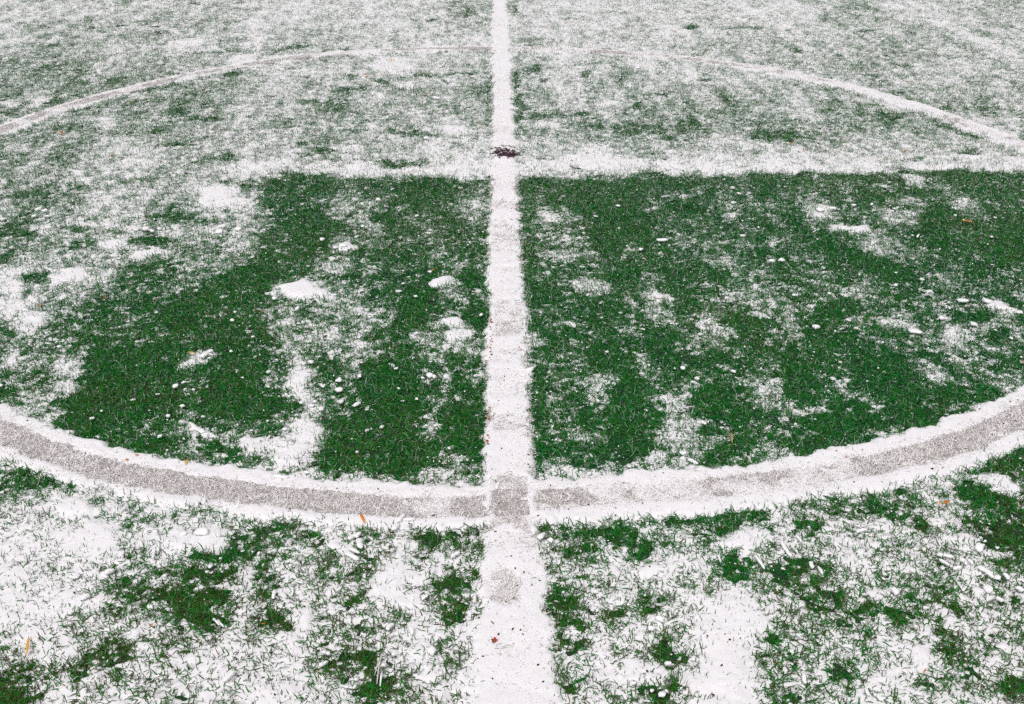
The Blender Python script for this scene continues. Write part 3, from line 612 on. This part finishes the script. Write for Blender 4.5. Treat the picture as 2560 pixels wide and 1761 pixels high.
def finish_labels():
    groups = {}
    for it in pending: groups.setdefault((it['desc'], it['zone'], it['across']), []).append(it)
    for (d, z, a), L in groups.items():
        L.sort(key=lambda i: i['py'])                        # far to near
        for k, it in enumerate(L):
            a2 = '' if z == 'on the centre line' else ', ' + a
            if len(L) == 1: pre = ''
            elif k == 0: pre = 'farthest '
            elif k == len(L) - 1: pre = 'nearest '
            elif len(L) == 3: pre = 'middle '
            else: pre = ORD[k] + ' farthest '
            it['o']['label'] = pre + d + ' ' + z + a2
def put(name, V, F, mat, x, y, z, rz, sx, sy, sz, smooth=True):
    me_V = [(a * sx, b * sy, c * sz) for a, b, c in V]
    o = mesh_obj(name, me_V, F, mat, smooth=smooth)
    o.location = (x, y, z); o.rotation_euler = (random.uniform(-.12, .12), random.uniform(-.12, .12), rz)
    return o
r = random.Random(5)
for tok in CHUNKS.split():
    k, px, py, ln, an, ws = tok.split(','); px, py, ln, an, ws = map(float, (px, py, ln, an, ws))
    x, y, L, rz = local_frame(px, py, ln, an)
    m_px = ground_at(px + 1, py)[0] - x                       # metres in one pixel here
    hz, cz, ez = snow_at(x, y)
    if ez > .5: base = hz
    else: base = max(hz, .0085 + .004 * r.random())
    if k == 'lump':
        L = min(L, ln * m_px * 1.4); W = max(L * ws, ln * m_px * .55); H = max(.006, min(.020, W * r.uniform(.55, .8)))
        if py < 30: H = .05; W = .05
        V_, F_ = lump_mesh(r); o = put('snow_lump', V_, F_, M_LUMP, x, y, base + H * .28, rz, L, W, H); nm = 'lump'
    elif k == 'chip':
        W = min(max(L * ws, .008) if abs(an) > 25 else ln * m_px * ws * 1.6, .09); H = max(.004, min(.009, W * .35))
        V_, F_ = chip_mesh(r); o = put('snow_chip', V_, F_, M_LUMP, x, y, base + H * .35, rz, L, W, H); nm = 'flat chip'
    else:
        W = max(.004, min(L, ln * m_px * 1.3) * ws); H = min(W, .009)
        V_, F_ = bar_mesh(r); o = put('snow_bar', V_, F_, M_LUMP, x, y, base + H * .3, rz, L, W, H); nm = 'rod' if ws < .3 else 'stub'
    size = 'small' if ln * m_px < .014 else 'large' if ln * m_px > .028 else ''
    o['category'] = 'snow ' + nm.split()[-1]; o['group'] = 'pieces of packed snow shed on the pitch'
    pending.append(dict(o=o, desc=(size + ' white snow ' + nm).strip(), zone=zone(x, y, px), across=across(px), py=py))
for tok in LEAVES.split():
    c_, px, py, ln, an, ws = tok.split(','); px, py, ln, an, ws = map(float, (px, py, ln, an, ws))
    x, y, L, rz = local_frame(px, py, ln, an)
    m_px = ground_at(px + 1, py)[0] - x
    L = min(L, ln * m_px * 2.2); W = max(.0035, min(L, ln * m_px) * ws)
    if py < 420: L *= 1.3; W *= 1.5
    hz, cz, ez = snow_at(x, y); base = hz + .001 if ez > .5 else max(hz, .013)
    V_, F_ = leaf_mesh(r, 1.0)
    small = ln < 7
    o = put('leaf_scrap' if small else 'leaf', V_, F_, M_LEAF[c_], x, y, base + .002, rz, L, W, min(.014, L * .5))
    o['category'] = 'leaf'; o['group'] = 'fallen leaves scattered over the snow'
    shape = 'tiny ' + c_ + ' leaf scrap' if small else ('thin ' if ws < .25 else 'narrow ' if ws < .45 else 'broad ') + c_ + ' fallen leaf'
    pending.append(dict(o=o, desc=shape, zone=zone(x, y, px), across=across(px), py=py))
finish_labels()
for k, (px, py) in enumerate(SCRAPS):
    x, y, L, rz = local_frame(px, py, 6, r.uniform(0, 180)); hz, cz, ez = snow_at(x, y)
    V_, F_ = leaf_mesh(r, 1.0)
    L = r.uniform(.007, .013)
    o = put('leaf_scrap', V_, F_, M_LEAF[r.choice(['red', 'red', 'brown'])], x, y, max(hz, .011) + .002, rz, L, L * .6, .005)
    tag(o, 'tiny dark red leaf scrap at the left edge of the centre line' if px < 1260 and py < 1500 else 'tiny dark red leaf scrap on the white snow of the centre line',
        'leaf', 'red scraps along the centre line')

# seeds: small dark grains strewn over the lines and the near snow
def seed_mesh(sd):
    q = random.Random(sd); bm = bmesh.new(); bmesh.ops.create_icosphere(bm, subdivisions=1, radius=.5)
    V = [(v.co.x * q.uniform(.85, 1.2), v.co.y * .8 * q.uniform(.8, 1.2), v.co.z * .8) for v in bm.verts]
    F = [[v.index for v in f.verts] for f in bm.faces]; bm.free()
    o = mesh_obj('seed_kind', V, F, M_SEED, link=False); return o.data
SEED_ME = [seed_mesh(k) for k in range(6)]
SEEDS = [(1254, 1131), (1318, 1089), (1290, 1300), (1345, 1298), (1240, 1338), (1190, 1345), (1238, 1338), (1278, 1400), (1330, 1471), (1295, 1471), (1286, 1502), (1265, 1512), (1198, 1555), (1282, 1583), (1301, 1586), (1307, 1596),
         (1190, 1580), (1195, 1656), (1231, 1707), (1358, 1715), (1345, 1673), (1386, 1690), (1208, 1650), (1365, 1535), (1298, 1490), (1349, 1460), (1333, 1405), (1368, 1427), (1288, 1430), (1310, 1440),
         (1590, 1432), (1609, 1425), (1623, 1428), (1567, 1550), (1811, 1596), (1850, 1605), (1782, 1748), (1618, 1376), (1485, 1446), (1492, 1409), (1386, 1748), (1340, 1340), (1360, 1320)]
for _ in range(26):
    SEEDS.append((r.gauss(1292, 26), r.uniform(470, 1230)))
for _ in range(105):
    th = math.radians(r.uniform(-124, -56)); rad = float(np.interp(math.degrees(th), RT_A, RT_R)) + r.gauss(.0, .05)
    X_, Y_ = survey(np.array([rad * math.cos(th)]), np.array([CY + rad * math.sin(th)])); SEEDS.append((float(X_[0]), float(Y_[0])))
for _ in range(46):
    SEEDS.append((r.uniform(60, 2500), r.uniform(1340, 1750)))
for (px, py) in SEEDS:
    if not (2 < px < 2558 and py < 1759): continue
    x, y = ground_at(px, py); hz, cz, ez = snow_at(x, y)
    o = bpy.data.objects.new('seed', r.choice(SEED_ME)); col.objects.link(o)
    sz = r.uniform(.0034, .0060); o.scale = (sz * r.uniform(1, 1.6), sz, sz); o.location = (x, y, max(hz, .004 if ez > .5 else .010) + sz * .22); o.rotation_euler = (0, 0, r.uniform(0, 6.28))
    zn = zone(x, y, px)
    where = {'on the near arc': 'on the near arc', 'on the centre line': 'on the snowy centre line', 'in the snowy foreground': 'on the foreground turf'}.get(zn, 'on the turf beside the centre line')
    side = ' left of the centre line' if x < -.08 else ' right of the centre line' if x > .08 else ''
    if side and 'beside' in where: side = ''
    tag(o, 'tiny dark seed ' + where + side, 'seed', 'dark seeds ' + where)

# frosted straws in the foreground grass
def straw(name, pts, rad, label, cat, mat):
    P = []
    for px, py, z in pts:
        x, y = ground_at(px, py); P.append(Vector((x, y, z)))
    V = []; F = []; K = 6
    for i, p in enumerate(P):
        d = (P[min(i + 1, len(P) - 1)] - P[max(i - 1, 0)]).normalized(); u = d.cross(Vector((0, 0, 1))).normalized(); w = u.cross(d)
        rr_ = rad * (1 if 0 < i < len(P) - 1 else .45)
        for k in range(K):
            a = 2 * math.pi * k / K; V.append(p + (u * math.cos(a) + w * math.sin(a)) * rr_)
    for i in range(len(P) - 1):
        for k in range(K): F.append((i * K + k, i * K + (k + 1) % K, (i + 1) * K + (k + 1) % K, (i + 1) * K + k))
    F.append(tuple(reversed(range(K)))); F.append(tuple((len(P) - 1) * K + k for k in range(K)))
    b = P[0].copy()
    o = mesh_obj(name, [v - b for v in V], F, mat); o.location = b
    return tag(o, label, cat, 'pale straws in the foreground grass')
straw('straw', [(943, 1722, .012), (946, 1700, .017), (950, 1675, .018), (955, 1654, .018), (964, 1640, .014)], .0016, 'longest curved frosted straw in the dark grass left of the line', 'straw', M_STRAW)
straw('straw', [(951, 1726, .011), (954, 1705, .016), (957, 1690, .013)], .0026, 'thick short frosted straw lowest beside the longer straws', 'straw', M_LUMP)
straw('straw', [(937, 1700, .012), (946, 1672, .017), (952, 1652, .013)], .0014, 'thin straight frosted straw leftmost of the three together', 'straw', M_STRAW)

# dark leaf litter pressed into the line at the centre spot
lx_, ly_ = ground_at(*LITTER_AT); V = []; F = []
for _ in range(190):
    a, b = ground_at(LITTER_AT[0] + r.gauss(0, 17), LITTER_AT[1] + abs(r.gauss(0, 1)) * 5 * r.choice((-1.6, 1)) + 4)
    if r.random() < .3: a, b = ground_at(1278 + r.gauss(0, 8), 392 + r.gauss(0, 2.5))
    hz = max(snow_at(a, b)[0], .008); q = r.uniform(0, 6.28); l1, l2 = r.uniform(.005, .013), r.uniform(.0015, .004)
    n = len(V); c_, s_ = math.cos(q), math.sin(q)
    for (u, w, t) in ((-1, -1, 0), (1, -1, .003), (1, 1, .003), (-1, 1, 0), (-1, -1, .002), (1, -1, .005), (1, 1, .005), (-1, 1, .002)):
        V.append((a - lx_ + u * l1 * c_ - w * l2 * s_, b - ly_ + u * l1 * s_ + w * l2 * c_, hz + t))
    F += [(n + 3, n + 2, n + 1, n), (n + 4, n + 5, n + 6, n + 7), (n, n + 1, n + 5, n + 4), (n + 1, n + 2, n + 6, n + 5), (n + 2, n + 3, n + 7, n + 6), (n + 3, n, n + 4, n + 7)]
M_LITTER = plain('dark_litter', (.025, .010, .018), (.075, .03, .045), 60)
litter = mesh_obj('leaf_litter', V, F, M_LITTER, smooth=False); litter.location = (lx_, ly_, 0)
tag(litter, 'dark purple leaf litter strewn across the centre line at the centre spot', 'leaf litter', kind='stuff')
